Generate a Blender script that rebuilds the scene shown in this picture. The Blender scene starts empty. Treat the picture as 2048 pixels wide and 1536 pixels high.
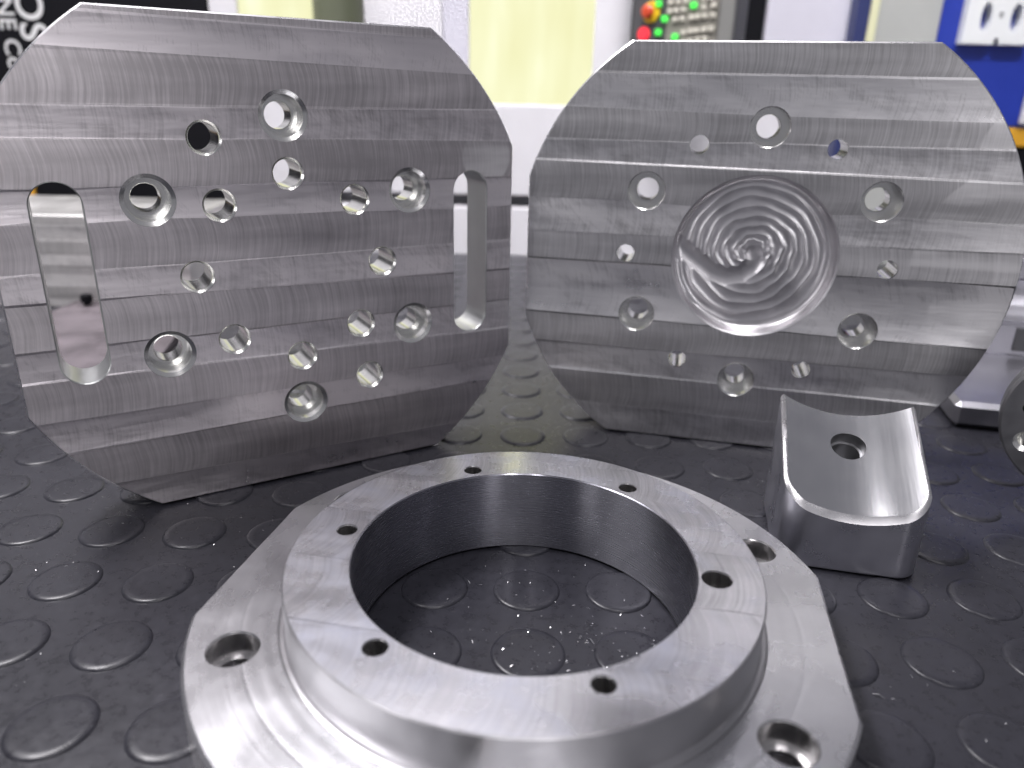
import bpy, bmesh, math, random
import numpy as np
from mathutils import Vector, Matrix
from mathutils.geometry import delaunay_2d_cdt

random.seed(7)
U = 0.055                      # one modelling unit (the bore radius of the ring) in metres
sc = bpy.context.scene
col = sc.collection
R = math.radians

# ------------------------------------------------------------------ camera
PITCH, ROLL, CAM_H = 0.36291, 0.023969, 3.0848
cd = bpy.data.cameras.new('camera')
cam = bpy.data.objects.new('camera', cd)
col.objects.link(cam)
_f = Vector((0, math.cos(PITCH), -math.sin(PITCH)))
_u = Vector((0, math.sin(PITCH), math.cos(PITCH)))
_x = Vector((1, 0, 0))
cr, sr = math.cos(ROLL), math.sin(ROLL)
rx = _x * cr + _u * sr
ru = -_x * sr + _u * cr
cam.matrix_world = Matrix(((rx.x, ru.x, -_f.x, 0), (rx.y, ru.y, -_f.y, 0), (rx.z, ru.z, -_f.z, CAM_H * U), (0, 0, 0, 1)))
cd.sensor_width = 36
cd.lens = 1495.75 / 2048 * 36
cd.clip_start, cd.clip_end = 0.01, 50
cd.dof.use_dof = True
cd.dof.focus_distance = 5.3 * U
cd.dof.aperture_fstop = 7.6
sc.camera = cam

# ------------------------------------------------------------------ ambient, lamps, exposure
wd = bpy.data.worlds.new('World')
sc.world = wd
wd.use_nodes = True
wd.node_tree.nodes['Background'].inputs[0].default_value = (0.58, 0.575, 0.64, 1)
wd.node_tree.nodes['Background'].inputs[1].default_value = 0.36


def ceiling_lamp(name, loc, sx, sy, power, rotz=0, tint=(1.0, 0.97, 1.0), aim=None, spread=180):
    l = bpy.data.lights.new(name, 'AREA')
    l.shape = 'RECTANGLE'
    l.size, l.size_y = sx * U, sy * U
    l.energy = power
    l.color = tint
    l.spread = R(spread)
    o = bpy.data.objects.new(name, l)
    col.objects.link(o)
    o.location = Vector(loc) * U
    o.rotation_euler = (0, 0, R(rotz))
    if aim:
        o.rotation_euler = (Vector(aim) - Vector(loc)).to_track_quat('-Z', 'Y').to_euler()
    return o


ceiling_lamp('ceiling_lamp', (-22, 16, 42), 8, 20, 84)
ceiling_lamp('ceiling_lamp', (-25, 4, 42), 20, 9, 17)
ceiling_lamp('ceiling_lamp', (2.4, 1, 42), 4.0, 14, 9)
ceiling_lamp('added_wall_light', (-1, -10, 42), 30, 3, 5.0, aim=(-1, 16.4, 6), spread=32)  # added light, only there to brighten the machine wall
ceiling_lamp('tube_lamp', (-5.2, -25, 42), 0.8, 26, 8)
ceiling_lamp('tube_lamp', (6.4, -25, 42), 0.8, 26, 12)
ceiling_lamp('added_plate_light', (26, -62, 16), 12, 24, 12, aim=(0, 10, 3))  # added soft light for highlights on the plate faces
ceiling_lamp('added_plate_light', (-58, -50, 18), 16, 24, 16, aim=(0, 10, 3))  # second added light, for contrast between the plate bands

vs = sc.view_settings
vs.view_transform = 'Standard'
vs.look = 'None'
vs.exposure = 0.0
vs.gamma = 1.0

# ------------------------------------------------------------------ materials


class NT:
    """small helper round a material's node tree"""

    def __init__(self, name):
        self.m = bpy.data.materials.new(name)
        self.m.use_nodes = True
        self.t = self.m.node_tree
        self.b = self.t.nodes['Principled BSDF']

    def n(self, kind, **kw):
        nd = self.t.nodes.new(kind)
        for k, v in kw.items():
            setattr(nd, k, v)
        return nd

    def link(self, a, b):
        self.t.links.new(a, b)

    def val(self, sock, v):
        if hasattr(v, 'bl_idname') or isinstance(v, bpy.types.NodeSocket):
            self.link(v, sock)
        else:
            sock.default_value = v

    def math(self, op, a, b=0.0, c=None):
        nd = self.n('ShaderNodeMath', operation=op)
        self.val(nd.inputs[0], a)
        self.val(nd.inputs[1], b)
        if c is not None:
            self.val(nd.inputs[2], c)
        return nd.outputs[0]

    def noise(self, vec, scale, detail=2.0, rough=0.5):
        nd = self.n('ShaderNodeTexNoise')
        self.link(vec, nd.inputs['Vector'])
        nd.inputs['Scale'].default_value = scale
        nd.inputs['Detail'].default_value = detail
        nd.inputs['Roughness'].default_value = rough
        return nd.outputs['Fac']

    def ramp(self, fac, stops):
        nd = self.n('ShaderNodeValToRGB')
        self.link(fac, nd.inputs[0])
        e = nd.color_ramp.elements
        while len(e) < len(stops):
            e.new(0.5)
        for i, (p, c) in enumerate(stops):
            e[i].position = p
            e[i].color = c if len(c) == 4 else (*c, 1)
        return nd.outputs[0]

    def maprange(self, v, a, b, c, d):
        nd = self.n('ShaderNodeMapRange')
        self.val(nd.inputs[0], v)
        for i, x in enumerate((a, b, c, d)):
            nd.inputs[i + 1].default_value = x
        return nd.outputs[0]

    def coords(self):
        tc = self.n('ShaderNodeTexCoord')
        sc_ = self.n('ShaderNodeVectorMath', operation='SCALE')
        self.link(tc.outputs['Object'], sc_.inputs[0])
        sc_.inputs['Scale'].default_value = 1 / U
        sp = self.n('ShaderNodeSeparateXYZ')
        self.link(sc_.outputs[0], sp.inputs[0])
        return sc_.outputs[0], sp.outputs

    def comb(self, x, y, z):
        nd = self.n('ShaderNodeCombineXYZ')
        self.val(nd.inputs[0], x)
        self.val(nd.inputs[1], y)
        self.val(nd.inputs[2], z)
        return nd.outputs[0]

    def bump(self, h, strength=1.0, dist=U, prev=None):
        nd = self.n('ShaderNodeBump')
        nd.inputs['Strength'].default_value = strength
        nd.inputs['Distance'].default_value = dist
        self.link(h, nd.inputs['Height'])
        if prev is not None:
            self.link(prev, nd.inputs['Normal'])
        return nd.outputs[0]

    def set(self, **kw):
        for k, v in kw.items():
            s = self.b.inputs[k.replace('_', ' ')]
            if isinstance(v, tuple) and len(v) == 3:
                v = (*v, 1)
            self.val(s, v)
        return self.m


def simple(name, c, rough=0.5, metal=0.0, vary=0.0, scale=3.0, **kw):
    t = NT(name)
    t.set(Base_Color=c, Roughness=rough, Metallic=metal)
    if vary:
        v, _ = t.coords()
        f = t.noise(v, scale, 4)
        t.set(Base_Color=t.ramp(f, [(0.3, tuple(x * (1 - vary) for x in c)), (0.7, tuple(min(1, x * (1 + vary)) for x in c))]))
        t.set(Roughness=t.maprange(f, 0.3, 0.7, rough * 0.85, min(1, rough * 1.15)))
    for k, x in kw.items():
        t.set(**{k: x})
    return t.m


def emitter(name, c, strength, base=(0.1, 0.1, 0.1)):
    t = NT(name)
    return t.set(Base_Color=base, Emission_Color=c, Emission_Strength=strength, Roughness=0.5)


def milled(name, across=2, base=(0.66, 0.645, 0.66), rough=(0.29, 0.40), curve=0.18, streak=0.00034, arc_r=0.55, stain=None, hatch=1.0, wavy=0.0022, var=1.0, exits=()):
    """face-milled aluminium: every cutter pass is its own band (face attributes), slightly dished, with curved tool lines.
    across: local axis the passes are stacked along (2 = Z, 1 = Y)"""
    t = NT(name)
    vec, xyz = t.coords()
    a_r = t.n('ShaderNodeAttribute', attribute_name='band_rand').outputs['Fac']
    a_c = t.n('ShaderNodeAttribute', attribute_name='band_mid').outputs['Fac']
    x, v = xyz[0], xyz[across]
    w = t.math('SUBTRACT', v, a_c)
    w2 = t.math('MULTIPLY', w, w)
    sag = t.math('DIVIDE', w2, 2 * arc_r)
    shift = t.math('MULTIPLY', a_r, 37.0)
    wob = t.math('MULTIPLY', t.math('SUBTRACT', t.noise(vec, 1.3, 2), 0.5), 0.12)
    s1 = t.math('ADD', t.math('ADD', x, sag), wob)
    s2 = t.math('SUBTRACT', t.math('ADD', x, t.math('MULTIPLY', w, 0.9)), sag)
    n1 = t.noise(t.comb(t.math('MULTIPLY', s1, 55.0), t.math('MULTIPLY', w, 1.6), shift), 1.0, 3, 0.6)
    n1c = t.noise(t.comb(t.math('MULTIPLY', s1, 14.0), t.math('MULTIPLY', w, 1.2), t.math('ADD', shift, 5.0)), 1.0, 2, 0.5)
    n2 = t.noise(t.comb(t.math('MULTIPLY', s2, 42.0), t.math('MULTIPLY', w, 2.5), t.math('ADD', shift, 11.0)), 1.0, 2, 0.6)
    hm = t.maprange(a_r, 0.45, 0.6, 0.0, 1.0)
    # where the back of the cutter has rubbed a second set of lines
    patch = t.noise(t.comb(t.math('MULTIPLY', x, 1.1), t.math('MULTIPLY', v, 3.5), shift), 1.0, 1.5, 0.5)
    pm = t.math('MULTIPLY', t.maprange(patch, 0.42, 0.64, 0.0, hatch), t.maprange(a_r, 0.45, 0.6, 0.15, 1.0))
    fine = t.math('ADD', t.math('MULTIPLY', n1, t.math('SUBTRACT', 1.0, t.math('MULTIPLY', pm, 0.5))), t.math('MULTIPLY', n2, pm))
    fine = t.math('ADD', fine, t.math('MULTIPLY', n1c, 0.3))
    a_h = t.n('ShaderNodeAttribute', attribute_name='band_half').outputs['Fac']
    edge = t.maprange(t.math('DIVIDE', t.math('ABSOLUTE', w), a_h), 0.72, 1.0, 0.0, 1.0)
    lumps = t.noise(t.comb(t.math('MULTIPLY', x, 1.3), 0.0, t.math('MULTIPLY', a_c, 9.0)), 1.0, 2)
    edge = t.math('MULTIPLY', edge, t.math('MULTIPLY', t.maprange(lumps, 0.42, 0.62, 0.0, 1.0), hm))
    chat = t.noise(t.comb(t.math('MULTIPLY', s2, 60.0), t.math('MULTIPLY', v, 5.0), shift), 1.0, 3, 0.6)
    big = t.noise(t.comb(t.math('MULTIPLY', x, 0.75), t.math('MULTIPLY', v, 5.0), shift), 1.0, 3, 0.55)
    dish = t.math('MULTIPLY', w2, t.math('MULTIPLY', curve, t.maprange(a_r, 0, 1, -0.6, 1.6)))
    h = t.math('ADD', dish, t.math('MULTIPLY', fine, streak))
    h = t.math('ADD', h, t.math('MULTIPLY', t.math('MULTIPLY', big, wavy), t.maprange(hm, 0, 1, 0.6, 1 + 1.8 * var)))
    h = t.math('ADD', h, t.math('MULTIPLY', t.math('MULTIPLY', edge, chat), streak * 5))
    t.set(Normal=t.bump(h, 1.0, U))
    smear_r = t.noise(t.comb(t.math('MULTIPLY', s2, 3.0), t.math('MULTIPLY', w, 6.0), t.math('ADD', shift, 27.0)), 1.0, 3, 0.6)
    rr = t.math('ADD', t.maprange(t.math('ADD', t.math('MULTIPLY', big, 0.7), t.math('MULTIPLY', n1c, 0.3)), 0.3, 0.7, rough[0], rough[1]), t.math('MULTIPLY', pm, 0.08))
    rr = t.math('ADD', rr, t.math('MULTIPLY', t.math('SUBTRACT', smear_r, 0.5), t.math('MULTIPLY', hm, -0.10 * var)))
    rr = t.math('ADD', rr, t.math('MULTIPLY', t.math('SUBTRACT', a_r, 0.5), -0.08 * var))
    lo = tuple(c * 0.66 for c in base)
    hi = tuple(min(1, c * 1.18) for c in base)
    cf = t.math('ADD', t.math('MULTIPLY', n1, 0.45), t.math('ADD', t.math('MULTIPLY', big, 0.35), t.math('ADD', 0.10 - 0.16 * var, t.math('MULTIPLY', a_r, 0.32 * var))))
    smear = t.noise(t.comb(t.math('MULTIPLY', s2, 5.0), t.math('MULTIPLY', w, 7.0), t.math('ADD', shift, 21.0)), 1.0, 4, 0.65)
    cf = t.math('ADD', cf, t.math('MULTIPLY', t.math('SUBTRACT', smear, 0.5), t.math('MULTIPLY', hm, 0.55 * var)))
    cf = t.math('ADD', cf, t.math('MULTIPLY', t.math('SUBTRACT', n2, 0.5), t.math('MULTIPLY', pm, 0.30 * var)))
    c = t.ramp(cf, [(0.32, lo), (0.62, hi)])
    for eu, ev, er, lo_v, hi_v in exits:      # where the cutter ran off the edge and left a paler, crossed finish
        d2 = t.math('SQRT', t.math('ADD', t.math('POWER', t.math('SUBTRACT', x, eu), 2.0), t.math('POWER', t.math('SUBTRACT', v, ev), 2.0)))
        d2 = t.math('ADD', d2, t.math('MULTIPLY', t.math('SUBTRACT', n1c, 0.5), 0.03))
        m_ = t.math('MULTIPLY', t.maprange(d2, er, er - 0.02, 0.0, 1.0), t.math('MULTIPLY', t.maprange(v, lo_v, lo_v + 0.03, 0.0, 1.0), t.maprange(v, hi_v, hi_v - 0.03, 0.0, 1.0)))
        m_ = t.math('MULTIPLY', m_, t.maprange(big, 0.35, 0.65, 0.10, 0.75))
        mx = t.n('ShaderNodeMix', data_type='RGBA')
        t.link(m_, mx.inputs[0])
        t.link(c, mx.inputs[6])
        mx.inputs[7].default_value = (0.93, 0.92, 0.92, 1)
        c = mx.outputs[2]
        rr = t.math('ADD', rr, t.math('MULTIPLY', m_, 0.08))
    if stain:
        smear = t.noise(vec, 2.2, 5, 0.65)
        mx = t.n('ShaderNodeMix', data_type='RGBA')
        t.link(t.maprange(smear, 0.44, 0.70, 0.0, 0.8), mx.inputs[0])
        t.link(c, mx.inputs[6])
        mx.inputs[7].default_value = (*stain, 1)
        c = mx.outputs[2]
        rr = t.math('ADD', rr, t.maprange(smear, 0.45, 0.7, 0.0, 0.10))
    t.set(Base_Color=c, Metallic=1.0, Roughness=rr)
    return t.m


def turned(name, base=(0.70, 0.69, 0.70), rough=0.18, axis='Z', aniso=0.6, lines=60.0, depth=0.0005, groove=(), mottle=1.0):
    """lathe-turned or bored aluminium: fine rings round the axis"""
    t = NT(name)
    vec, xyz = t.coords()
    ax = {'X': 0, 'Y': 1, 'Z': 2}[axis]
    oth = [i for i in range(3) if i != ax]
    rad = t.math('SQRT', t.math('ADD', t.math('MULTIPLY', xyz[oth[0]], xyz[oth[0]]), t.math('MULTIPLY', xyz[oth[1]], xyz[oth[1]])))
    n = t.noise(t.comb(t.math('MULTIPLY', rad, lines), t.math('MULTIPLY', xyz[ax], lines), 0.0), 1.0, 2)
    blot = t.noise(vec, 3.0, 4)
    hh = t.math('MULTIPLY', n, depth)
    for gr, gw, gd in groove:
        q = t.math('DIVIDE', t.math('SUBTRACT', rad, gr), gw)
        hh = t.math('ADD', hh, t.math('MULTIPLY', t.math('EXPONENT', t.math('MULTIPLY', t.math('MULTIPLY', q, q), -1.0)), gd))
    t.set(Normal=t.bump(hh, 1.0, U))
    lo = tuple(c * 0.85 for c in base)
    t.set(Base_Color=t.ramp(blot, [(0.3, lo), (0.7, base)]), Metallic=1.0,
          Roughness=t.math('ADD', t.maprange(blot, 0.3, 0.7, rough * (1 - 0.2 * mottle), rough * (1 + 0.3 * mottle)), t.math('MULTIPLY', n, 0.06)))
    if aniso:
        t.set(Anisotropic=aniso)
        tg = t.n('ShaderNodeTangent', direction_type='RADIAL', axis=axis)
        t.set(Anisotropic_Rotation=0.25)
        t.link(tg.outputs[0], t.b.inputs['Tangent'])
    return t.m


M_left = milled('milled_aluminium_warm', 2, (0.75, 0.71, 0.725), exits=[(1.70, 2.62, 0.24, 2.44, 2.77), (1.95, 1.10, 0.50, 1.05, 1.36)])
M_right = milled('milled_aluminium_bright', 2, (0.75, 0.74, 0.745), rough=(0.29, 0.39), exits=[(2.15, 1.90, 0.87, 1.82, 2.76), (2.05, 1.42, 0.55, 1.14, 1.66), (1.95, 2.80, 0.34, 2.78, 3.03)])
M_ringtop = milled('milled_aluminium_ring', 1, (0.77, 0.765, 0.79), rough=(0.21, 0.29), streak=0.00012, curve=0.01, stain=(0.66, 0.68, 0.78), hatch=0.3, wavy=0.0006, var=0.25)
M_edge = simple('cut_aluminium_edge', (0.80, 0.79, 0.80), 0.28, 1.0, 0.08, 6)
M_hole = turned('bored_aluminium', (0.90, 0.90, 0.87), 0.17, 'Y', 0.0)
M_holez = turned('drilled_aluminium', (0.70, 0.69, 0.69), 0.2, 'Z', 0.0)
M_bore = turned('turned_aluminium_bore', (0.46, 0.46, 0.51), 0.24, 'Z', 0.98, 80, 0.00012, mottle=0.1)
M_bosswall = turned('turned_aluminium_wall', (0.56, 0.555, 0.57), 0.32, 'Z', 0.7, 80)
M_flange = turned('turned_aluminium_flange', (0.71, 0.71, 0.73), 0.24, 'Z', 0.3, 26, 0.0008, groove=[(1.60, 0.012, -0.0009), (1.70, 0.008, 0.0002), (1.49, 0.025, 0.0009)])
M_pocket = simple('scalloped_aluminium', (0.74, 0.725, 0.74), 0.33, 1.0, 0.08, 5)
M_bar = milled('sawn_aluminium_bar', 2, (0.66, 0.645, 0.635), rough=(0.5, 0.65))
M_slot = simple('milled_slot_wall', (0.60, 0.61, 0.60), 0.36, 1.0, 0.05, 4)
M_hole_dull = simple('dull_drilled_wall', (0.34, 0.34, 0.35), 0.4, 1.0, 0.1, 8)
M_dark = simple('painted_hole_shadow', (0.02, 0.02, 0.022), 0.5, 0.0)  # near-black colour stands in for the shade inside a hole

# rubber
t = NT('black_rubber')
vec, xyz = t.coords()
g = t.noise(vec, 14, 6, 0.65)
gb = t.noise(vec, 9, 3, 0.5)
gs = t.noise(vec, 130, 2, 0.6)
big = t.noise(vec, 0.9, 4, 0.6)
lint = t.ramp(t.noise(vec, 75, 1, 0.5), [(0.70, (0, 0, 0)), (0.76, (1, 1, 1))])
lintm = t.math('MULTIPLY', lint, t.maprange(big, 0.5, 0.68, 0.0, 0.5))
mix = t.n('ShaderNodeMix', data_type='RGBA')
t.link(lintm, mix.inputs[0])
t.link(t.ramp(t.math('ADD', t.math('MULTIPLY', g, 0.6), t.math('MULTIPLY', big, 0.4)), [(0.3, (0.016, 0.016, 0.020)), (0.7, (0.034, 0.034, 0.043))]), mix.inputs[6])
mix.inputs[7].default_value = (0.22, 0.22, 0.23, 1)
t.set(Base_Color=mix.outputs[2], Roughness=t.maprange(g, 0.3, 0.7, 0.24, 0.36), Specular_IOR_Level=0.32, Normal=t.bump(t.math('ADD', t.math('MULTIPLY', gb, 0.0016), t.math('MULTIPLY', gs, 0.0004)), 1.0, U))
M_rubber = t.m
M_chip = simple('aluminium_chip', (0.85, 0.85, 0.86), 0.25, 1.0)

M_white = simple('white_machine_paint', (0.70, 0.69, 0.715), 0.4, 0, 0.03, 1.5)
M_lilac = simple('pale_grey_paint', (0.60, 0.59, 0.66), 0.4, 0, 0.03, 1.5)
M_grey = simple('grey_panel_paint', (0.42, 0.43, 0.41), 0.5, 0, 0.04, 1.5)
M_blue = simple('blue_cabinet_paint', (0.012, 0.035, 0.33), 0.4, 0, 0.05, 2)
M_navy = simple('navy_paint', (0.02, 0.03, 0.12), 0.4)
M_black = simple('black_panel', (0.004, 0.004, 0.006), 0.7, 0, 0.2, 3, Specular_IOR_Level=0.15)
M_cream = simple('cream_trim', (0.70, 0.70, 0.45), 0.5)
M_orange = simple('orange_paint', (0.65, 0.33, 0.02), 0.5)
M_shadowgap = simple('recess_shade_grey', (0.10, 0.10, 0.11), 0.6)  # shadow line under the machine's overhang, put into the recess colour
M_charcoal = simple('charcoal_plastic', (0.07, 0.07, 0.075), 0.45)
M_frame = simple('console_frame', (0.20, 0.20, 0.19), 0.4)
M_key = simple('key_cap_grey', (0.52, 0.50, 0.43), 0.5)
M_ink = simple('white_print', (0.62, 0.62, 0.62), 0.6)
M_plate = simple('white_switch_plate', (0.80, 0.82, 0.82), 0.4)
M_yellow = simple('yellow_ring', (0.75, 0.50, 0.02), 0.4)
M_red = simple('red_mushroom', (0.55, 0.06, 0.02), 0.4)
M_green_on = emitter('lit_green_key', (0.05, 1.0, 0.08), 1.1, (0.05, 0.3, 0.05))
M_red_on = emitter('lit_red_button', (1.0, 0.03, 0.06), 1.1, (0.3, 0.02, 0.02))
t = NT('lit_yellow_window')
vec, xyz = t.coords()
f = t.noise(t.comb(t.math('MULTIPLY', xyz[0], 1.6), 0.0, t.math('MULTIPLY', xyz[2], 0.35)), 1.0, 2)
t.set(Base_Color=(0.04, 0.04, 0.02), Roughness=0.25, Emission_Color=t.ramp(f, [(0.3, (0.70, 0.69, 0.41)), (0.55, (0.75, 0.75, 0.49)), (0.75, (0.82, 0.84, 0.64))]), Emission_Strength=1.22)
M_window = t.m

# ------------------------------------------------------------------ mesh helpers


class MB:
    def __init__(self):
        self.v, self.f, self.mi, self.sm, self.attr = [], [], [], [], {}

    def add(self, verts, faces, mat=0, smooth=False, attr=None):
        o = len(self.v)
        self.v += [tuple(p) for p in verts]
        for k, f in enumerate(faces):
            self.f.append([i + o for i in f])
            self.mi.append(mat)
            self.sm.append(smooth)
            if attr:
                self.attr[len(self.f) - 1] = attr[k]
        return self

    def box(self, lo, hi, bevel=0.0, mat=0):
        bm = bmesh.new()
        bmesh.ops.create_cube(bm, size=1)
        s = [hi[i] - lo[i] for i in range(3)]
        for q in bm.verts:
            q.co = Vector((lo[i] + (q.co[i] + .5) * s[i] for i in range(3)))
        if bevel:
            bmesh.ops.bevel(bm, geom=bm.edges[:], offset=bevel, segments=2, affect='EDGES', profile=0.5)
        bm.verts.index_update()
        self.add([q.co[:] for q in bm.verts], [[q.index for q in f.verts] for f in bm.faces], mat)
        bm.free()
        return self

    def lathe(self, prof, seg=48, centre=(0, 0, 0), axis='Z', mat=0, smooth=True, flip=False):
        """revolve a profile of (radius, height); every profile step has its own vertices, so steps stay crisp"""
        cx, cy, cz = centre
        for (r0, h0), (r1, h1) in zip(prof[:-1], prof[1:]):
            vs_, fs = [], []
            for r, h in ((r0, h0), (r1, h1)):
                for k in range(seg):
                    a = 2 * math.pi * k / seg
                    x, y = r * math.cos(a), r * math.sin(a)
                    vs_.append((cx + x, cy + h, cz + y) if axis == 'Y' else (cx + x, cy + y, cz + h))
            for k in range(seg):
                k2 = (k + 1) % seg
                q = [k, k2, seg + k2, seg + k]
                fs.append(q[::-1] if flip else q)
            self.add(vs_, fs, mat, smooth)
        return self

    def cap(self, r, h, seg=32, centre=(0, 0, 0), axis='Z', mat=0):
        cx, cy, cz = centre
        vs_ = []
        for k in range(seg):
            a = 2 * math.pi * k / seg
            x, y = r * math.cos(a), r * math.sin(a)
            vs_.append((cx + x, cy + h, cz + y) if axis == 'Y' else (cx + x, cy + y, cz + h))
        self.add(vs_, [list(range(seg))], mat)
        return self

    def mesh(self, name, mats):
        me = bpy.data.meshes.new(name)
        me.from_pydata([(x * U, y * U, z * U) for x, y, z in self.v], [], self.f)
        for m in (mats if isinstance(mats, (list, tuple)) else [mats]):
            me.materials.append(m)
        me.polygons.foreach_set('material_index', self.mi)
        me.polygons.foreach_set('use_smooth', self.sm)
        if self.attr:
            for j, nm in enumerate(('band_mid', 'band_rand', 'band_half')):
                a = me.attributes.new(nm, 'FLOAT', 'FACE')
                a.data.foreach_set('value', [self.attr.get(i, (0, 0.5, 1.0))[j] for i in range(len(self.f))])
        me.validate()
        me.update()
        return me

    def build(self, name, mats, parent=None, loc=(0, 0, 0), rotz=0.0):
        o = bpy.data.objects.new(name, self.mesh(name, mats))
        col.objects.link(o)
        o.location = Vector(loc) * U
        o.rotation_euler = (0, 0, rotz)
        if parent:
            o.parent = parent
        return o


def tag(o, label=None, cat=None, group=None, kind=None):
    for k, v in (('label', label), ('category', cat), ('group', group), ('kind', kind)):
        if v:
            o[k] = v
    return o


def thing(name, label, cat, loc=(0, 0, 0), rotz=0.0, group=None):
    o = bpy.data.objects.new(name, None)
    o.empty_display_size = 0.01
    col.objects.link(o)
    o.location = Vector(loc) * U
    o.rotation_euler = (0, 0, rotz)
    return tag(o, label, cat, group)


def circle(cx, cy, r, n=40, ry=None):
    return [(cx + r * math.cos(2 * math.pi * k / n), cy + (ry or r) * math.sin(2 * math.pi * k / n)) for k in range(n)]


def flatted_circle(r, flats, n=160):
    """circle cut by flats: list of (angle, distance)"""
    an = []
    for a, d in flats:
        h = math.acos(min(1, d / r))
        an += [(a - h) % (2 * math.pi), (a + h) % (2 * math.pi)]
    base = [2 * math.pi * k / n for k in range(n)]

    def inside(a):
        return all(r * math.cos(a - fa) <= d + 1e-6 for fa, d in flats)
    al = sorted([a for a in base if inside(a) and min([abs(a - b) for b in an] + [1]) > 0.008] + an)
    return [(r * math.cos(a), r * math.sin(a)) for a in al]


def stadium(cx, cy, r, half, n=16):
    p = [(cx + r * math.cos(math.pi * k / n), cy + half + r * math.sin(math.pi * k / n)) for k in range(n + 1)]
    p += [(cx - r * math.cos(math.pi * k / n), cy - half - r * math.sin(math.pi * k / n)) for k in range(n + 1)]
    return p


def pip(px, py, poly):
    ins = np.zeros(len(px), bool)
    n = len(poly)
    for i in range(n):
        x0, y0 = poly[i]
        x1, y1 = poly[(i + 1) % n]
        if y0 == y1:
            continue
        c = ((y0 > py) != (y1 > py)) & (px < (x1 - x0) * (py - y0) / (y1 - y0) + x0)
        ins ^= c
    return ins


def cdt(outline, holes=(), lines=(), pts=()):
    verts, edges = [], []
    for loop in [outline] + list(holes):
        o = len(verts)
        verts += [Vector(p) for p in loop]
        edges += [(o + i, o + (i + 1) % len(loop)) for i in range(len(loop))]
    for a, b in lines:
        o = len(verts)
        verts += [Vector(a), Vector(b)]
        edges.append((o, o + 1))
    verts += [Vector(p) for p in pts]
    v2, e2, f2, *_ = delaunay_2d_cdt(verts, edges, [], 0, 1e-7)
    V = np.array([tuple(p) for p in v2])
    F = np.array([list(f) for f in f2 if len(f) == 3])
    c = V[F].mean(1)
    keep = pip(c[:, 0], c[:, 1], outline)
    for h in holes:
        keep &= ~pip(c[:, 0], c[:, 1], h)
    F = F[keep]
    a = V[F]
    ar = (a[:, 1, 0] - a[:, 0, 0]) * (a[:, 2, 1] - a[:, 0, 1]) - (a[:, 2, 0] - a[:, 0, 0]) * (a[:, 1, 1] - a[:, 0, 1])
    F = F[np.abs(ar) > 1e-12]
    ar = ar[np.abs(ar) > 1e-12]
    F[ar < 0] = F[ar < 0][:, ::-1]
    used = np.unique(F)
    re = -np.ones(len(V), int)
    re[used] = np.arange(len(used))
    return V[used], re[F]


class Bands:
    """cutter passes: boundary lines v = a + b*u, each pass a slightly tilted strip with a crisp little step between"""

    def __init__(self, lines, lo, hi, rnd, tilt=0.006, step=0.003, e=0.010):
        self.l = sorted(lines)
        self.e = e
        al = [lo] + [a for a, b in self.l] + [hi]
        self.mid = [(al[i] + al[i + 1]) / 2 for i in range(len(al) - 1)]
        self.half = [(al[i + 1] - al[i]) / 2 for i in range(len(al) - 1)]
        self.t = [rnd.uniform(-tilt, tilt) for _ in self.mid]
        self.o = [rnd.uniform(0, step) for _ in self.mid]
        self.r = [(0.1 if k % 2 else 0.62) + 0.34 * rnd.random() for k in range(len(self.mid))]

    def cuts(self, w=3.0):
        return [((-w, a - w * b + s), (w, a + w * b + s)) for a, b in self.l for s in (-self.e, self.e)]

    def idx(self, u, v):
        return sum(1 for a, b in self.l if v > a + b * u)

    def z(self, u, v):
        k = self.idx(u, v)
        return self.o[k] + self.t[k] * (v - self.mid[k])

    def attr(self, u, v):
        k = self.idx(u, v)
        return (self.mid[k], self.r[k], self.half[k])


# ------------------------------------------------------------------ setting: the rubber mat on the bench
MAT_T = 0.017                     # stud height; stud tops lie at z = 0
mb = MB()
mb.box((-14, -9, -0.16), (14, 15.95, -MAT_T), 0.01)
mat = mb.build('rubber_mat', M_rubber)
tag(mat, 'black rubber mat with raised round studs under all the aluminium parts', None, None, 'structure')
S, PH, OX, OY = 0.6218, 0.006, 0.1308, 4.2403


def stud_mb(seg=26):
    r = 0.218
    m = MB()
    prof = [(r + 0.010, -MAT_T - 0.004), (r + 0.004, -MAT_T + 0.007), (r - 0.004, -0.005), (r - 0.016, -0.0008), (r - 0.05, -0.0016), (r - 0.11, 0.0)]
    vs_ = [(rr * math.cos(2 * math.pi * k / seg), rr * math.sin(2 * math.pi * k / seg), h) for rr, h in prof for k in range(seg)]
    fs = []
    for j in range(len(prof) - 1):
        for k in range(seg):
            k2 = (k + 1) % seg
            fs.append([j * seg + k, j * seg + k2, (j + 1) * seg + k2, (j + 1) * seg + k])
    fs.append([(len(prof) - 1) * seg + k for k in range(seg)])
    m.add(vs_, fs, 0, True)
    return m


RING = (0.0929, 3.7567)
BLOCK = (2.401, 4.52)
spots = []
for i in range(-24, 25):
    for j in range(-20, 22):
        x = OX + S * (i * math.cos(PH) + j * math.sin(PH))
        y = OY + S * (i * math.sin(PH) - j * math.cos(PH))
        if not (-13.6 < x < 13.6 and -8.7 < y < 15.6):
            continue
        d = Vector((x, y, -CAM_H))
        dep = d.dot(_f)
        vis = False
        if dep > 0.3:
            px, py = 1024 + 1495.75 * d.dot(rx) / dep, 768 - 1495.75 * d.dot(ru) / dep
            vis = -60 < px < 2108 and -60 < py < 1620
        rr = math.hypot(x - RING[0], y - RING[1])
        if 1.15 < rr < 1.75 or math.hypot(x - BLOCK[0] - .1, y - BLOCK[1] - .4) < 0.3:
            vis = False
        spots.append((dep if vis else 99, x, y))
spots.sort()
sm = stud_mb().mesh('stud', M_rubber)
far = MB()
base = stud_mb(14)
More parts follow.
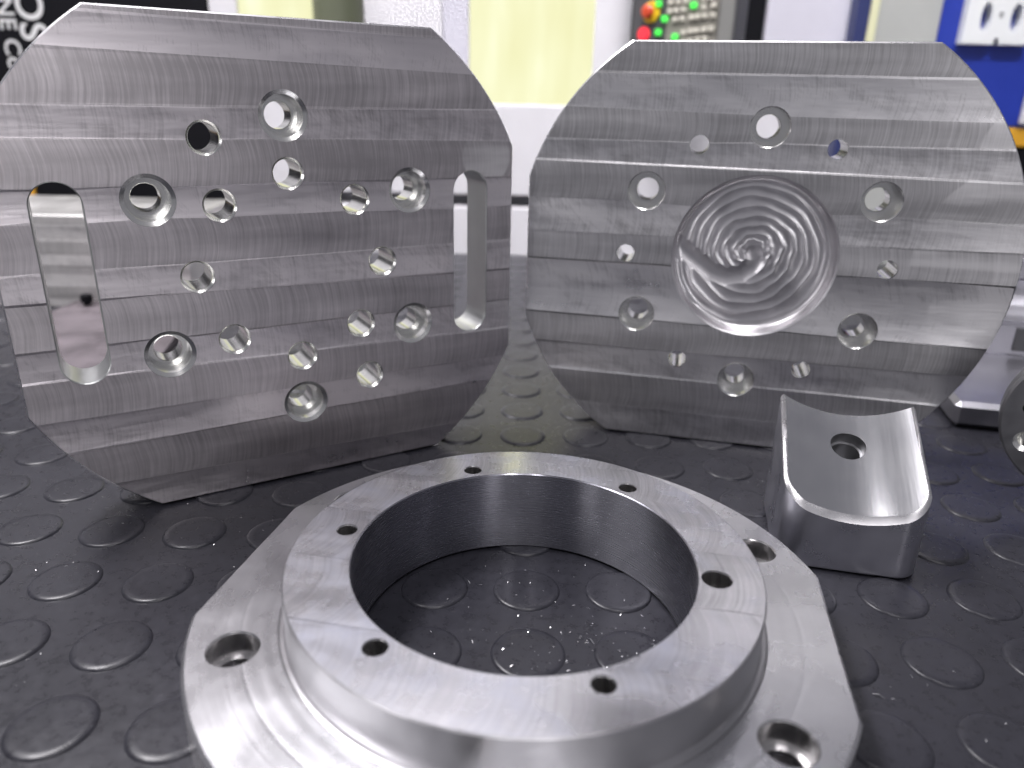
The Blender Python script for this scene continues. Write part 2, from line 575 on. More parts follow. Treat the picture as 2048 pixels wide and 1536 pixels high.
for k, (dep, x, y) in enumerate(spots):
    if k < 260 and dep < 90:
        o = bpy.data.objects.new('stud', sm)
        col.objects.link(o)
        o.location = (x * U, y * U, 0)
        o.rotation_euler.z = random.uniform(0, 6)
        o.parent = mat
    else:
        far.add([(a + x, b + y, c) for a, b, c in base.v], base.f, 0, True)
tag(far.build('stud_field', M_rubber, mat), None, None, None, 'stuff')

# metal chips lying about on the mat
mb = MB()
for k in range(300):
    if k < 130:
        a, q = random.uniform(0, 6.283), math.sqrt(random.random()) * 0.95
        x, y = RING[0] + q * math.cos(a), RING[1] + q * math.sin(a)
        if random.random() < 0.5:
            x, y = RING[0] + 0.45 + random.gauss(0, .22), RING[1] - .1 + random.gauss(0, .3)
            if math.hypot(x - RING[0], y - RING[1]) > .95:
                continue
    else:
        x, y = random.uniform(-3.4, 3.4), random.uniform(1.8, 6.4)
        if 0.95 < math.hypot(x - RING[0], y - RING[1]) < 1.92 or (abs(x - BLOCK[0]) < .75 and abs(y - 4.9) < .75):
            continue
        if y > 5.0 + 0.5 * abs(x) or y < 2.9:
            continue
    on = min(math.hypot(x - s[1], y - s[2]) for s in spots) < 0.205
    z = 0.001 if on else -MAT_T + 0.001
    L_, W_ = random.choice((0.004, 0.006, 0.009)) * random.uniform(.6, 1.5), random.uniform(0.002, 0.0035)
    if random.random() < 0.06:
        L_ *= 2.6
    a = random.uniform(0, 6.283)
    c, s = math.cos(a), math.sin(a)
    pr = []
    for q, hz in ((-1, 0.0), (0, random.uniform(.2, .6) * L_), (1, 0.0)):
        for w in (-1, 1):
            pr.append((x + c * q * L_ - s * w * W_, y + s * q * L_ + c * w * W_, z + hz))
    mb.add(pr, [[0, 1, 3, 2], [2, 3, 5, 4]])
chips = mb.build('metal_chips', M_chip)
tag(chips, 'tiny bright aluminium chips scattered over the black rubber mat', 'swarf', None, 'stuff')

# ------------------------------------------------------------------ flatted plates standing on edge


def hole_part(name, root, prof, u, v, cz, seg=48, mat=None):
    m = MB()
    m.lathe(prof, seg, (0, 0, 0), 'Y', 0, True)
    return m.build(name, mat or M_hole, root, (u, 0, cz + v))


def standing_plate(root, mat, ctr, th, radius, flats, band_lines, holes, slots, pocket=None, seed=1, tilt=0.006):
    """holes: (part name, u, v, profile [(r, depth)...])"""
    rnd = random.Random(seed)
    bands = Bands(band_lines, -1.79, 1.79, rnd, tilt)
    c = 0.012
    front = flatted_circle(radius - c, [(a, d - c) for a, d in flats])
    outer = flatted_circle(radius, flats)
    loops, back = [], []
    for nm, u, v, prof in holes:
        loops.append(circle(u, v, prof[0][0], 48))
        back.append(circle(u, v, prof[-1][0], 48))
    for u, v, r, half in slots:
        loops.append(stadium(u, v, r + 0.008, half))
        back.append(stadium(u, v, r, half))
    if pocket:
        loops.append(circle(pocket[0], pocket[1], pocket[2], 96))
    V, F = cdt(front, loops, bands.cuts())
    cen = V[F].mean(1)
    m = MB()
    m.add([(p[0], -bands.z(p[0], p[1]), ctr + p[1]) for p in V], F.tolist(), 0, False, [(bands.attr(q[0], q[1])[0] + ctr,) + bands.attr(q[0], q[1])[1:] for q in cen])
    V, F = cdt(outer, back)
    m.add([(p[0], th, ctr + p[1]) for p in V], F[:, ::-1].tolist(), 1)
    m.build('plate_face', [mat, M_edge], root)
    e = MB()
    n = len(front)
    if len(outer) != n:
        outer = [(p[0] * radius / (radius - c), p[1] * radius / (radius - c)) for p in front]
    # chamfer, then rim; separate vertices keep the edge crisp
    e.add([(p[0], 0.003, ctr + p[1]) for p in front] + [(p[0], c + 0.003, ctr + p[1]) for p in outer], [[i, i + n, (i + 1) % n + n, (i + 1) % n] for i in range(n)])
    e.add([(p[0], c + 0.003, ctr + p[1]) for p in outer] + [(p[0], th, ctr + p[1]) for p in outer], [[i, i + n, (i + 1) % n + n, (i + 1) % n] for i in range(n)])
    e.build('plate_rim', M_edge, root)
    for nm, u, v, prof in holes:
        hole_part(nm, root, [(prof[0][0], 0.004)] + prof[1:], u, v, ctr)
    for u, v, r, half in slots:
        s = MB()
        a, b = stadium(u, v, r + 0.008, half), stadium(u, v, r, half)
        n = len(a)
        s.add([(p[0], 0.003, ctr + p[1]) for p in a] + [(p[0], 0.011, ctr + p[1]) for p in b], [[i, (i + 1) % n, (i + 1) % n + n, i + n] for i in range(n)])
        s.add([(p[0], 0.011, ctr + p[1]) for p in b] + [(p[0], th, ctr + p[1]) for p in b], [[i, (i + 1) % n, (i + 1) % n + n, i + n] for i in range(n)], 0, True)
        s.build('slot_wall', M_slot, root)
    return bands


def polar(r, deg):
    return r * math.cos(R(deg)), r * math.sin(R(deg))


TH = 0.37
plate_a = thing('slotted_plate', 'large flat-sided aluminium disc with two long slots, standing on edge at the left', 'machined plate', (-1.7324, 5.8385, 0), 0.5328)
cb = [(0.183, 0.0), (0.152, 0.022), (0.148, 0.17), (0.104, 0.171), (0.100, 0.176), (0.100, TH)]
dr = [(0.122, 0.0), (0.107, 0.020), (0.104, 0.03), (0.104, TH)]
hl = []
for a in (30, 90, 150, 210, 270, 330):
    hl.append(('counterbored_hole', *polar(1.138, a), cb))
for a in range(0, 360, 45):
    hl.append(('drilled_hole', *polar(0.726, a), dr))
for a in (120, -60):
    hl.append(('drilled_hole', *polar(1.138, a), dr))
LB = [(1.744, -0.010), (1.508, -0.017), (1.197, 0.002), (0.970, -0.007), (0.656, -0.005), (0.423, -0.014), (0.100, -0.003), (-0.132, -0.02), (-0.446, -0.006), (-0.690, -0.018), (-0.986, -0.005), (-1.228, 0.0), (-1.575, -0.018)]
standing_plate(plate_a, M_left, 1.80, TH, 2.166, [(R(90), 1.80), (R(270), 1.80), (0, 1.968), (R(180), 1.968)], LB, hl,
               [(-1.549, 0, 0.156, 0.552), (1.549, 0, 0.156, 0.552)], seed=3, tilt=0.034)

plate_b = thing('pocketed_plate', 'large flat-sided aluminium disc with a swirled round pocket, standing on edge at the right', 'machined plate', (2.1125, 6.6421, 0), -0.2181)
cb2 = [(0.168, 0.0), (0.160, 0.010), (0.158, 0.18), (0.103, 0.181), (0.099, 0.186), (0.099, TH)]
dr2 = [(0.084, 0.0), (0.080, 0.004), (0.080, TH)]
hl = []
for a in (30, 90, 150, 210, 270, 330):
    hl.append(('counterbored_hole', *polar(1.129, a), cb2))
for a in range(0, 360, 60):
    hl.append(('drilled_hole', *polar(1.122, a), dr2))
RB = [(1.534, -0.004), (1.229, -0.016), (0.997, 0.008), (0.780, -0.012), (0.452, -0.012), (0.175, 0.010), (-0.088, 0.004), (-0.626, -0.006), (-0.906, 0.002), (-1.182, -0.004), (-1.52, -0.004)]
PK = (0.008, 0.026, 0.718)
standing_plate(plate_b, M_right, 1.79, TH, 2.150, [(R(90), 1.79), (R(270), 1.79), (R(180), 2.050)], RB, hl, [], PK, seed=12, tilt=0.042)

# the pocket: straight wall, bull-nose corner, floor of scalloped tool passes
PD, PR = 0.16, 0.075
m = MB()
prof = [(PK[2], 0.003), (PK[2] - 0.014, 0.012)]
m.lathe(prof, 128, (0, 0, 0), 'Y', 0, True)
prof = [(PK[2] - 0.014, 0.012), (PK[2] - 0.018, PD - PR)]
m.lathe(prof, 128, (0, 0, 0), 'Y', 0, True)
RF = PK[2] - 0.018
path = [(-0.76, 0.11), (-0.62, 0.02), (-0.47, -0.09), (-0.33, -0.185), (-0.20, -0.215), (-0.08, -0.185), (0.0, -0.12), (0.035, -0.05), (0.01, 0.02)]


def seg_dist(x, y):
    best = 9
    for (x0, y0), (x1, y1) in zip(path[:-1], path[1:]):
        dx, dy = x1 - x0, y1 - y0
        q = max(0, min(1, ((x - x0) * dx + (y - y0) * dy) / (dx * dx + dy * dy)))
        best = min(best, math.hypot(x - x0 - q * dx, y - y0 - q * dy))
    return best


NR, NA, pitch = 150, 240, 0.0885
vs_, fs = [], []
for i in range(NR + 1):
    r = RF * i / NR
    for k in range(NA):
        a = 2 * math.pi * k / NA
        x, y = r * math.cos(a), r * math.sin(a)
        k1 = 1 - r / RF
        ox, oy = -0.02 * k1, 0.055 * k1            # passes drift off centre towards the middle
        q = math.hypot(x - ox, y - oy) + 0.010 * math.sin(3 * a + 9 * r) + 0.006 * math.sin(7 * a - 14 * r) + 0.003 * math.sin(13 * a + 25 * r)
        ph = (q / pitch + a / (2 * math.pi)) % 1.0 - 0.5
        z = PD - (ph * 2) ** 2 * 0.0115 * (0.75 + 0.35 * math.sin(a * 2 + 1.0))
        if q < 0.10:
            z = PD + 0.004 - 0.5 * max(0, q - 0.03) * 0.25
        d = seg_dist(x, y)
        if d < 0.14:
            z = max(z, PD + 0.018 - (d / 0.095) ** 2 * 0.026)
        if r > RF - PR:
            w = (r - (RF - PR)) / PR
            z -= PR * (1 - math.sqrt(max(0, 1 - w * w)))
        vs_.append((x, z, y))
for i in range(NR):
    for k in range(NA):
        k2 = (k + 1) % NA
        if i == 0:
            fs.append([k, (i + 1) * NA + k2, (i + 1) * NA + k])
        else:
            fs.append([i * NA + k, i * NA + k2, (i + 1) * NA + k2, (i + 1) * NA + k])
m.add(vs_, fs, 0, True)
m.build('round_pocket', M_pocket, plate_b, (PK[0], 0, 1.79 + PK[1]))

# ------------------------------------------------------------------ flanged ring lying flat in front
ring = thing('flanged_ring', 'bright aluminium ring with a raised collar on a flat-sided flange, lying in front', 'flange ring', (*RING, 0), R(-11))
ZF, ZT, RB_, RO = 0.31, 0.596, 1.3675, 1.0
rnd = random.Random(5)
# flange
c = 0.018
flats = [(0, 1.794), (math.pi, 1.794)]
RFG = 1.896
f_in = flatted_circle(RFG - c, [(a, d - c) for a, d in flats])
f_out = flatted_circle(RFG, flats)
fh = [polar(1.64, a) for a in (30, 90, 150, 210, 270, 330)]
V, F = cdt(f_in, [circle(0, 0, RB_ + 0.045, 128)] + [circle(x, y, 0.142, 48) for x, y in fh])
m = MB()
m.add([(p[0], p[1], ZF) for p in V], F.tolist(), 0)
n = len(f_in)
m.add([(p[0], p[1], ZF) for p in f_in] + [(p[0], p[1], ZF - c) for p in f_out], [[i, i + n, (i + 1) % n + n, (i + 1) % n][::-1] for i in range(n)], 1)
m.add([(p[0], p[1], ZF - c) for p in f_out] + [(p[0], p[1], 0.012) for p in f_out], [[i, i + n, (i + 1) % n + n, (i + 1) % n][::-1] for i in range(n)], 1)
V, F = cdt(f_out, [circle(0, 0, RO, 128)] + [circle(x, y, 0.1, 48) for x, y in fh])
m.add([(p[0], p[1], 0.0) for p in V], F[:, ::-1].tolist(), 1)
m.add([(p[0], p[1], 0.012) for p in f_out] + [(p[0], p[1], 0.0) for p in f_out], [[i, i + n, (i + 1) % n + n, (i + 1) % n][::-1] for i in range(n)], 1)
m.build('flange', [M_flange, M_edge], ring)
# collar: root fillet, wall, chamfer
m = MB()
m.lathe([(RB_ + 0.045, ZF), (RB_ + 0.030, ZF - 0.006), (RB_ + 0.012, ZF - 0.002), (RB_ + 0.003, ZF + 0.012), (RB_, ZF + 0.03)], 160, mat=0, flip=False)
m.lathe([(RB_, ZF + 0.03), (RB_, ZT - 0.008)], 160)
m.lathe([(RB_, ZT - 0.008), (RB_ - 0.008, ZT)], 160)
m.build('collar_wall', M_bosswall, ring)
# collar top, cut in passes
bl = [(-1.36, 0.0), (-0.832, 0.012), (-0.290, 0.010), (0.246, 0.012), (0.79, 0.02), (1.2, 0.01)]
bands = Bands(bl, -1.5, 1.4, rnd, 0.004, 0.002, 0.006)
th = [polar(1.104, a) for a in range(0, 360, 60)]
thr = [0.083, 0.060, 0.060, 0.060, 0.062, 0.058]
V, F = cdt(circle(0, 0, RB_ - 0.008, 160), [circle(0, 0, RO + 0.006, 160)] + [circle(x, y, r + 0.004, 32) for (x, y), r in zip(th, thr)], bands.cuts())
cen = V[F].mean(1)
m = MB()
m.add([(p[0], p[1], ZT + bands.z(p[0], p[1]) - 0.002) for p in V], F.tolist(), 0, False, [bands.attr(q[0], q[1]) for q in cen])
m.build('collar_top', M_ringtop, ring)
m = MB()
m.lathe([(RO + 0.006, ZT - 0.002), (RO, ZT - 0.009)], 160, flip=True)
m.lathe([(RO, ZT - 0.009), (RO, 0.004)], 160, flip=True)
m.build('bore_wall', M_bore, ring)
for (x, y), r in zip(th, thr):
    m = MB()
    m.lathe([(r + 0.004, 0), (r, -0.006), (r, -0.40)], 32, flip=True)
    m.cap(r, -0.40, 32)
    m.build('threaded_hole', M_holez, ring, (x, y, ZT - 0.003))
for x, y in fh:
    m = MB()
    m.lathe([(0.142, 0), (0.134, -0.010), (0.132, -0.15), (0.100, -0.152), (0.100, -ZF)], 48, flip=True)
    m.build('bolt_hole', M_holez, ring, (x, y, ZF - 0.001))

# ------------------------------------------------------------------ saddle block on the right
blk = thing('saddle_block', 'small aluminium block with a sloping hollow saddle top and one hole, right of the ring', 'machined block', (*BLOCK, 0), -0.219)
W2, D, RC, HF, HB, DIP, HV, HR = 0.489, 0.87, 0.177, 0.561, 0.989, 0.135, 0.589, 0.126
RS = (W2 ** 2 + DIP ** 2) / (2 * DIP)


def saddle(a, t_):
    return HF + (HB - HF) * t_ / D - DIP + (RS - math.sqrt(max(1e-6, RS * RS - a * a)))


def footprint(off, n=14):
    w, r = W2 - off, RC - off
    p = []
    for k in range(n + 1):
        q = math.pi * 1.5 + math.pi / 2 * k / n
        p.append((w - r + r * math.cos(q), off + r + r * math.sin(q)))
    p.append((w, D * 0.5))
    p.append((w, D))
    for k in range(1, 16):
        p.append((w - 2 * w * k / 16, D))
    p.append((-w, D))
    p.append((-w, D * 0.5))
    for k in range(n + 1):
        q = math.pi + math.pi / 2 * k / n
        p.append((-w + r + r * math.cos(q), off + r + r * math.sin(q)))
    for k in range(1, 16):
        a = -w + r + (2 * w - 2 * r) * k / 16
        p.append((a, off))
    return p


inn, out = footprint(0.034), footprint(0.0)
sl = math.atan2(HB - HF, D)
hole = circle(0, HV, HR, 40, HR * math.cos(sl))
grid = [(-0.43 + 0.86 * i / 30 + 0.0003 * j, 0.06 + 0.8 * j / 12) for i in range(31) for j in range(13)]
grid = [g_ for g_ in grid if math.hypot(g_[0], (g_[1] - HV) / math.cos(sl)) > HR + 0.02 and pip(np.array([g_[0]]), np.array([g_[1]]), footprint(0.05))[0]]
V, F = cdt(inn, [hole], (), grid)
t = NT('bored_saddle_aluminium')
vec, xyz = t.coords()
n1 = t.noise(t.comb(t.math('MULTIPLY', xyz[0], 70.0), t.math('MULTIPLY', xyz[1], 2.0), t.math('MULTIPLY', xyz[2], 2.0)), 1.0, 3, 0.6)
n2 = t.noise(vec, 2.5, 3)
t.set(Base_Color=t.ramp(n2, [(0.3, (0.66, 0.66, 0.68)), (0.7, (0.78, 0.78, 0.79))]), Metallic=1.0, Roughness=t.maprange(n1, 0.3, 0.7, 0.18, 0.21), Normal=t.bump(t.math('MULTIPLY', n1, 0.00010), 1.0, U))
M_saddle = t.m
m = MB()
m.add([(p[0], p[1], saddle(p[0], p[1])) for p in V], F.tolist(), 0, True)
m.build('saddle_face', M_saddle, blk)
n = len(inn)
m = MB()
ring0 = [(p[0], p[1], saddle(p[0], p[1])) for p in inn]
ring1 = [(p[0] * .55 + q[0] * .45, p[1] * .55 + q[1] * .45, saddle(q[0], q[1]) - 0.010) for p, q in zip(inn, out)]
ring2 = [(q[0], q[1], saddle(q[0], q[1]) - 0.036) for q in out]
m.add(ring0 + ring1 + ring2, [[i + o_, i + o_ + n, (i + 1) % n + o_ + n, (i + 1) % n + o_] for o_ in (0, n) for i in range(n)], 0, True)
m.build('rounded_edge', M_edge, blk)
m = MB()
ring3 = [(q[0], q[1], 0.012) for q in out]
ring4 = [(q[0] * .985, q[1] * .985 + .006, 0.0) for q in out]
m.add(ring2 + ring3, [[i, i + n, (i + 1) % n + n, (i + 1) % n] for i in range(n)], 0, True)
m.add(ring3 + ring4, [[i, i + n, (i + 1) % n + n, (i + 1) % n] for i in range(n)], 0, False)
m.add(ring4, [list(range(n))], 0)
m.build('block_body', None or simple('milled_block_side', (0.78, 0.78, 0.84), 0.3, 1.0, 0.06, 4), blk)
# the hole, square to the slope, with a step inside
nrm = Vector((0, -math.sin(sl), math.cos(sl)))
m = MB()
top = [Vector((p[0], p[1], saddle(p[0], p[1]))) for p in hole]
cc = Vector((0, HV, saddle(0, HV)))
k = len(top)
b1 = [cc + (p - cc) - nrm * (0.10 + (p - cc).dot(nrm)) for p in top]
m.add(top + b1, [[i, (i + 1) % k, (i + 1) % k + k, i + k] for i in range(k)], 0, True)
b2 = [cc - nrm * 0.102 + (p - cc + nrm * 0.10) * 0.86 for p in b1]
m.add(b1 + b2, [[i, (i + 1) % k, (i + 1) % k + k, i + k] for i in range(k)], 0, True)
b3 = [p - nrm * 0.20 for p in b2]
m.add(b2 + b3, [[i, (i + 1) % k, (i + 1) % k + k, i + k] for i in range(k)], 0, True)
m.add(b3, [list(range(k))], 0)
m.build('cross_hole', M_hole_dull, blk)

# ------------------------------------------------------------------ parts half hidden behind
# stepped block on the right
YW = R(-12.5)
M_step = simple('step_block_aluminium', (0.46, 0.455, 0.49), 0.34, 1.0, 0.10, 2.5)
stp = thing('stepped_block', 'stepped aluminium block lying half hidden behind the pocketed plate at the right edge', 'machined block', (4.599, 7.184, 0), YW)


def extrude_profile(poly, x0, x1, bev=0.0):
    bm = bmesh.new()
    a = [bm.verts.new((x0, y, z)) for y, z in poly]
    b = [bm.verts.new((x1, y, z)) for y, z in poly]
    n_ = len(poly)
    bm.faces.new(a)
    bm.faces.new(b[::-1])
    for i in range(n_):
        bm.faces.new([a[i], b[i], b[(i + 1) % n_], a[(i + 1) % n_]])
    bmesh.ops.recalc_face_normals(bm, faces=bm.faces[:])
    if bev:
        bmesh.ops.bevel(bm, geom=bm.edges[:], offset=bev, segments=1, affect='EDGES', profile=0.5)
    bmesh.ops.recalc_face_normals(bm, faces=bm.faces[:])
    bm.verts.index_update()
    m_ = MB()
    m_.add([q.co[:] for q in bm.verts], [[q.index for q in f.verts] for f in bm.faces])
    bm.free()
    return m_


extrude_profile([(0, 0), (0, 0.275), (1.95, 0.275), (1.95, 0)], 0.0, 2.6, 0.05).build('lower_step', M_step, stp)
arc = [(2.0, 0.64)] + [(2.06 + 0.5 * (1 - math.cos(R(q))), 0.68 + 0.5 * math.sin(R(q)) * 0.8) for q in range(0, 91, 9)]
poly = [(1.95, 0.0), (1.95, 0.64)] + arc[1:] + [(3.2, 1.08), (3.2, 0)]
extrude_profile(poly, 0.75, 2.6, 0.0).build('upper_step', M_step, stp)
m = MB()
m.box((1.16, 1.925, 0.33), (2.2, 1.945, 0.62), 0.008)
m.build('painted_pocket_shade', M_charcoal, stp)  # flat dark sheet standing in for the shade of a pocket
m = extrude_profile([(2.6, 1.08), (2.6, 1.36), (3.1, 1.36), (3.1, 1.08)], 0.75, 2.6, 0.03)
m.build('top_rib', M_step, stp)

# hub standing at the right edge
hub = thing('standing_hub', 'dark grey round flanged hub with holes standing at the right edge of the mat', 'flanged hub', (4.49, 5.3, 0), R(-32))
M_hub = simple('dull_grey_aluminium', (0.30, 0.30, 0.31), 0.42, 1.0, 0.1, 6)
hubh = [(-0.44, 0.06), (-0.40, -0.22), (-0.1, -0.45), (0.25, 0.4), (-0.2, 0.42), (0.45, -0.1)]
V, F = cdt(circle(0, 0, 0.60, 72), [circle(x, y, 0.040, 20) for x, y in hubh[:1]] + [circle(x, y, 0.085, 28) for x, y in hubh[1:]])
m = MB()
m.add([(p[0], 0, p[1]) for p in V], F.tolist())
m.lathe([(0.60, 0.0), (0.62, 0.02), (0.62, 0.20)], 72, axis='Y')
m.build('front_disc', M_hub, hub, (0.0, 0, 0.82))
m = MB()
m.lathe([(0.0, 0.20), (0.80, 0.20), (0.82, 0.22), (0.82, 0.5), (0, 0.5)], 96, axis='Y')
m.build('rear_flange', M_hub, hub, (0.70, 0, 0.82))
for i, (x, y) in enumerate(hubh):
    r = 0.040 if i == 0 else 0.085
    m = MB()
    m.lathe([(r, 0.0), (r * (0.98 if i == 0 else 0.6), 0.03), (r * (0.95 if i == 0 else 0.5), 0.19)], 28, axis='Y')
    m.cap(r * 0.96, 0.19, 28, axis='Y')
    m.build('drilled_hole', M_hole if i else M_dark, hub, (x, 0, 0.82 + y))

# bar behind the slotted plate
bar = thing('aluminium_bar', 'thick milled aluminium bar lying on the mat behind the slotted plate', 'metal bar', (-6.6, 11.0, 0))
rnd = random.Random(9)
bb = Bands([(0.12, 0), (0.30, 0.0), (0.52, 0), (0.62, 0), (0.80, 0), (1.0, 0), (1.22, 0)], 0, 1.38, rnd, 0.05, 0.004)
V, F = cdt([(-1.8, 0.0), (1.75, 0.0), (1.75, 1.36), (-1.8, 1.36)], [], bb.cuts(3))
cen = V[F].mean(1)
m = MB()
m.add([(p[0], -bb.z(p[0], p[1]), p[1]) for p in V], F.tolist(), 0, False, [bb.attr(*q) for q in cen])
m.build('banded_front_face', M_bar, bar)
extrude_profile([(0.01, 0.0), (0.01, 1.365), (2.05, 1.38), (2.05, 0)], -1.8, 1.75, 0.006).build('bar_body', simple('bar_top_aluminium', (0.80, 0.79, 0.77), 0.4, 1.0, 0.04, 2), bar)
slab = thing('flat_bar', 'thin flat aluminium bar lying in front of the bar, seen through the long left slot', 'metal plate', (0, 0, 0))
m = MB()
poly = [(-6.62, 9.95), (-5.30, 7.95), (-4.15, 8.03), (-4.75, 10.98), (-6.62, 10.98)]
n = len(poly)
m.add([(x, y, 0.1) for x, y in poly], [list(range(n))])
m.add([(x, y, 0.1) for x, y in poly] + [(x, y, 0.0) for x, y in poly], [[i, i + n, (i + 1) % n + n, (i + 1) % n] for i in range(n)])
m.build('flat_body', simple('pinkish_sawn_aluminium', (0.21, 0.185, 0.20), 0.5, 1.0, 0.15, 2.2), slab)
scw = thing('black_stop_screw', 'small black screw head standing on the flat bar against the aluminium bar', 'screw', (-6.33, 10.75, 0.1))
m = MB()
m.lathe([(0.0, 0.16), (0.07, 0.16), (0.085, 0.145), (0.085, 0.05)], 20)
m.build('screw_head', M_black, scw)
m = MB()
m.lathe([(0.05, 0.06), (0.05, -0.0)], 16)
m.build('screw_shank', M_black, scw)

# ------------------------------------------------------------------ machines behind the bench
mach = thing('milling_machine', 'white machine enclosure with two lit yellow windows behind the bench', 'milling machine', (0, 16.4, 0))


def panel(parent, name, x0, x1, z0, z1, mat_, y0=0.0, dep=0.5, bev=0.03):
    m_ = MB()
    m_.box((x0, y0, z0), (x1, y0 + dep, z1), bev)
    return m_.build(name, mat_, parent)


panel(mach, 'base_skirt', -20, 8.2, -9, 0.92, M_white, -0.05)
panel(mach, 'recess', -20, 8.2, 0.92, 1.17, M_shadowgap, 0.35)
panel(mach, 'lower_panel', -20, 6.55, 1.17, 3.00, M_white, 0.0)
panel(mach, 'left_post', -6.2, -5.62, 3.002, 26, M_white, 0.0)
panel(mach, 'added_reflector_wing', -20, -6.202, 3.002, 11, M_white, 0.02)  # unseen white wing, added and sized for what the mat reflects
panel(mach, 'window_pane', -5.62, -3.12, 3.002, 9, M_window, 0.12, 0.2, 0)
panel(mach, 'centre_post', -3.12, -1.55, 3.002, 26, M_white, 0.0)
panel(mach, 'window_stile', -1.55, -1.02, 3.002, 26, M_lilac, 0.03)
panel(mach, 'window_pane', -1.02, 1.47, 3.002, 9, M_window, 0.12, 0.2, 0)
panel(mach, 'door_post', 1.47, 2.2, 3.002, 26, M_white, 0.0)
panel(mach, 'header_panel', -5.62, -3.12, 9, 26, M_white, 0.0)
panel(mach, 'header_panel', -1.02, 1.47, 9, 26, M_white, 0.0)
panel(mach, 'dark_bay', 2.2, 4.85, 3.002, 26, M_black, 0.1)
panel(mach, 'side_panel', 4.85, 6.53, 3.002, 26, M_lilac, -0.02)
# dark olive machine part at the left pane
m = MB()
m.lathe([(0.0, 0.75), (0.30, 0.7), (0.5, 0.4), (0.5, -0.6), (0.35, -0.9)], 24)
m.build('spindle_guard', simple('olive_casting', (0.10, 0.11, 0.07), 0.5), mach, (-3.6, 0.0, 5.0))

# black banner with white print, on the left
ban = thing('black_banner', 'black banner with white sideways lettering behind the slotted plate at the left', 'banner', (0, 15.0, 0))
m = MB()
m.box((-15, 0.0, -6), (-5.66, 0.06, 5.0), 0.01)
m.build('cloth_panel', M_black, ban)
m = MB()
m.box((-9.62, -0.03, -6), (-9.44, -0.004, 1.6), 0.0)
m.build('tape_strip', M_orange, ban)


def sideways_text(body, size, x, ztop, spacing=1.0):
    cu = bpy.data.curves.new('lettering', 'FONT')
    cu.body = body
    cu.size = size * U
    cu.offset = 0.012 * size * U
    cu.space_character = spacing
    cu.extrude = 0.002 * U
    o = bpy.data.objects.new('lettering_source', cu)
    col.objects.link(o)
    dg = bpy.context.evaluated_depsgraph_get()
    me = bpy.data.meshes.new_from_object(o.evaluated_get(dg))
    me.materials.clear()
    me.materials.append(M_ink)
    bpy.data.objects.remove(o)
    q = bpy.data.objects.new('lettering', me)
    col.objects.link(q)
    q.parent = ban
    q.matrix_local = Matrix(((0, 1, 0, x * U), (0, 0, -1, -0.006 * U), (-1, 0, 0, ztop * U), (0, 0, 0, 1)))
    return q


sideways_text('OS', 0.70, -9.13, 4.80, 1.02)
sideways_text('NE Co', 0.42, -9.48, 4.62, 1.05)

# control console
con = thing('control_console', 'tilted machine control console with rows of keys, green lamps and a red stop button', 'control panel', (2.953, 14.9, 0), R(-38))
m = MB()
m.box((-1.10, 0.0, 3.6), (0.96, 0.5, 6.4), 0.04)
m.build('console_body', M_charcoal, con)
m = MB()
m.box((0.66, -0.05, 3.6), (0.93, -0.004, 6.4), 0.02)
m.build('console_frame', M_frame, con)
m = MB()
m.box((-0.36, -0.02, 4.1), (0.63, -0.004, 6.3), 0.005)
m.build('key_field', simple('key_field_grey', (0.22, 0.21, 0.18), 0.5), con)


def key(name, x, z, mat_, w=0.05, h=0.05, d=0.05):
    m_ = MB()
    m_.box((-w, -d, -h), (w, 0.0, h), 0.016)
    return m_.build(name, mat_, con, (x, -0.021, z))


for x, z in [(-.295, 4.792), (-.136, 4.792), (.01, 4.793), (.359, 4.81), (.5, 4.83), (-.299, 4.646), (-.17, 4.649), (-.033, 4.659), (.359, 4.681), (.543, 4.703), (-.183, 4.503), (-.036, 4.513), (.138, 4.523), (.254, 4.526), (.385, 4.545), (.544, 4.546),
             (.01, 4.284), (.145, 4.304), (.26, 4.309), (.403, 4.32), (.534, 4.332), (-.299, 4.93), (-.13, 4.94), (.02, 4.94), (.2, 4.95), (.36, 4.96), (.52, 4.97), (.03, 4.14), (.16, 4.15), (.3, 4.16), (.44, 4.17)]:
    key('key', x, z, M_key, 0.052, 0.046)
for x, z in [(-.535, 4.78), (-.387, 4.527), (-.496, 4.307), (-.152, 4.222), (.163, 4.722)]:
    key('lit_green_key', x, z, M_green_on, 0.055, 0.05, 0.06)
m = MB()
m.lathe([(0.0, -0.06), (0.10, -0.055), (0.12, -0.03), (0.12, 0.0)], 24, axis='Y')
m.build('lit_red_button', M_red_on, con, (-0.818, -0.0, 4.291))
m = MB()
m.lathe([(0.0, -0.05), (0.17, -0.05), (0.18, -0.03), (0.18, 0.0)], 28, axis='Y')
m.build('stop_button_collar', M_yellow, con, (-0.69, 0.0, 4.65))
m = MB()
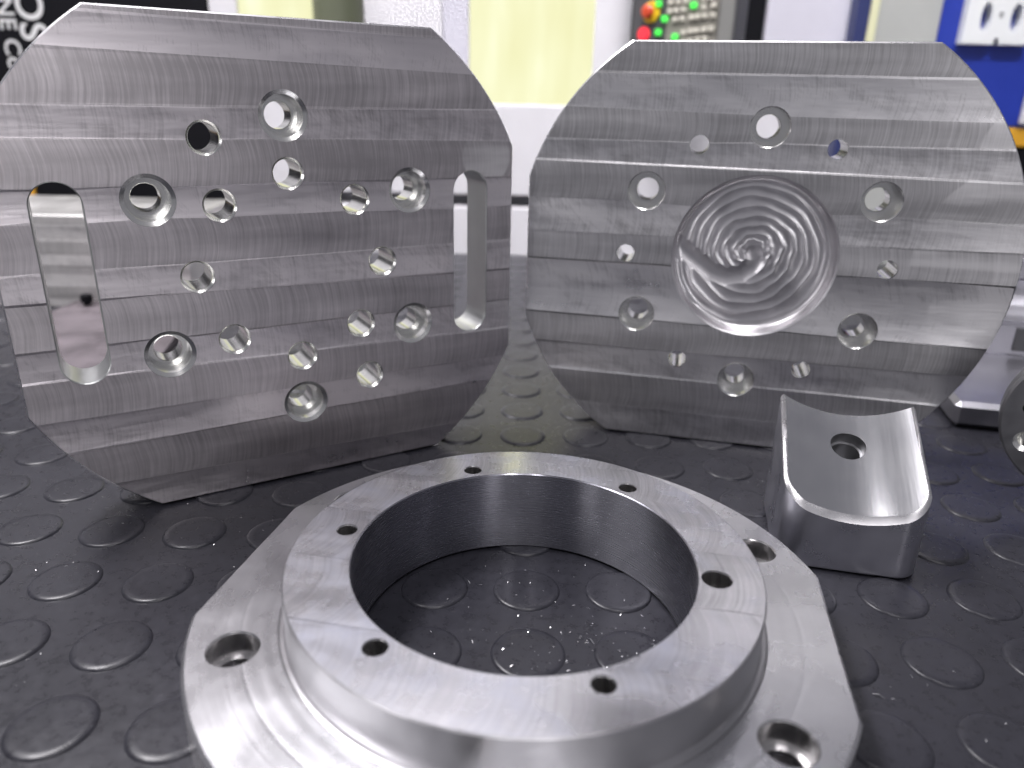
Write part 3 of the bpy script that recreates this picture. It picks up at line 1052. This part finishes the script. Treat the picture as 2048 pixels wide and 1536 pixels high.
m.lathe([(0.0, -0.20), (0.08, -0.195), (0.125, -0.16), (0.125, -0.13), (0.07, -0.11), (0.06, -0.05)], 28, axis='Y')
m.build('stop_button', M_red, con, (-0.70, 0.0, 4.65))

# blue cabinet on the right
cab = thing('blue_cabinet', 'blue steel cabinet with a grey door behind the pocketed plate at the right', 'cabinet', (0, 16.0, 0))
panel(cab, 'navy_edge', 6.46, 6.70, -6, 7, M_navy, 0.0, 0.6)
panel(cab, 'cream_edge', 6.70, 6.86, -6, 7, M_cream, -0.03, 0.6)
panel(cab, 'grey_door', 6.86, 8.08, -6, 7, M_grey, 0.02, 0.6)
panel(cab, 'blue_side', 8.08, 14, 2.80, 7, M_blue, 0.0, 0.6)
panel(cab, 'orange_rail', 8.08, 14, 2.42, 2.78, M_orange, 0.0, 0.6)
panel(cab, 'black_base', 8.08, 14, -6, 2.41, M_black, 0.05, 0.6)
panel(cab, 'white_corner_panel', 10.02, 10.9, 2.86, 4.1, M_white, -0.1, 0.09)
panel(cab, 'added_reflector_panel', 6.56, 14, 7.02, 13, M_white, 0.0, 0.6)  # unseen white panel, added for what the ring flange reflects
# white slotted plate screwed to it
pl = thing('slotted_wall_plate', 'white plate with two upright oval slots mounted on the blue cabinet', 'wall plate', (9.11, 15.9, 4.76))
m = MB()
pw, phh = 0.66, 0.47
outl = [(-pw, -phh), (-0.05, -phh), (-0.05, -phh + .10), (0.05, -phh + .10), (0.05, -phh), (pw, -phh), (pw, phh), (-pw, phh)]
ov = [circle(-0.285, 0, 0.098, 28, 0.25), circle(0.285, 0, 0.098, 28, 0.25), circle(0, 0.035, 0.05, 20)]
V, F = cdt(outl, ov)
m.add([(p[0], -0.10, p[1]) for p in V], F.tolist())
for lp, rev in [(outl, False)] + [(o_, True) for o_ in ov]:
    n = len(lp)
    fs = [[i, i + n, (i + 1) % n + n, (i + 1) % n] for i in range(n)]
    m.add([(p[0], -0.10, p[1]) for p in lp] + [(p[0], 0.09, p[1]) for p in lp], [f[::-1] for f in fs] if rev else fs)
m.build('slotted_face', M_plate, pl)
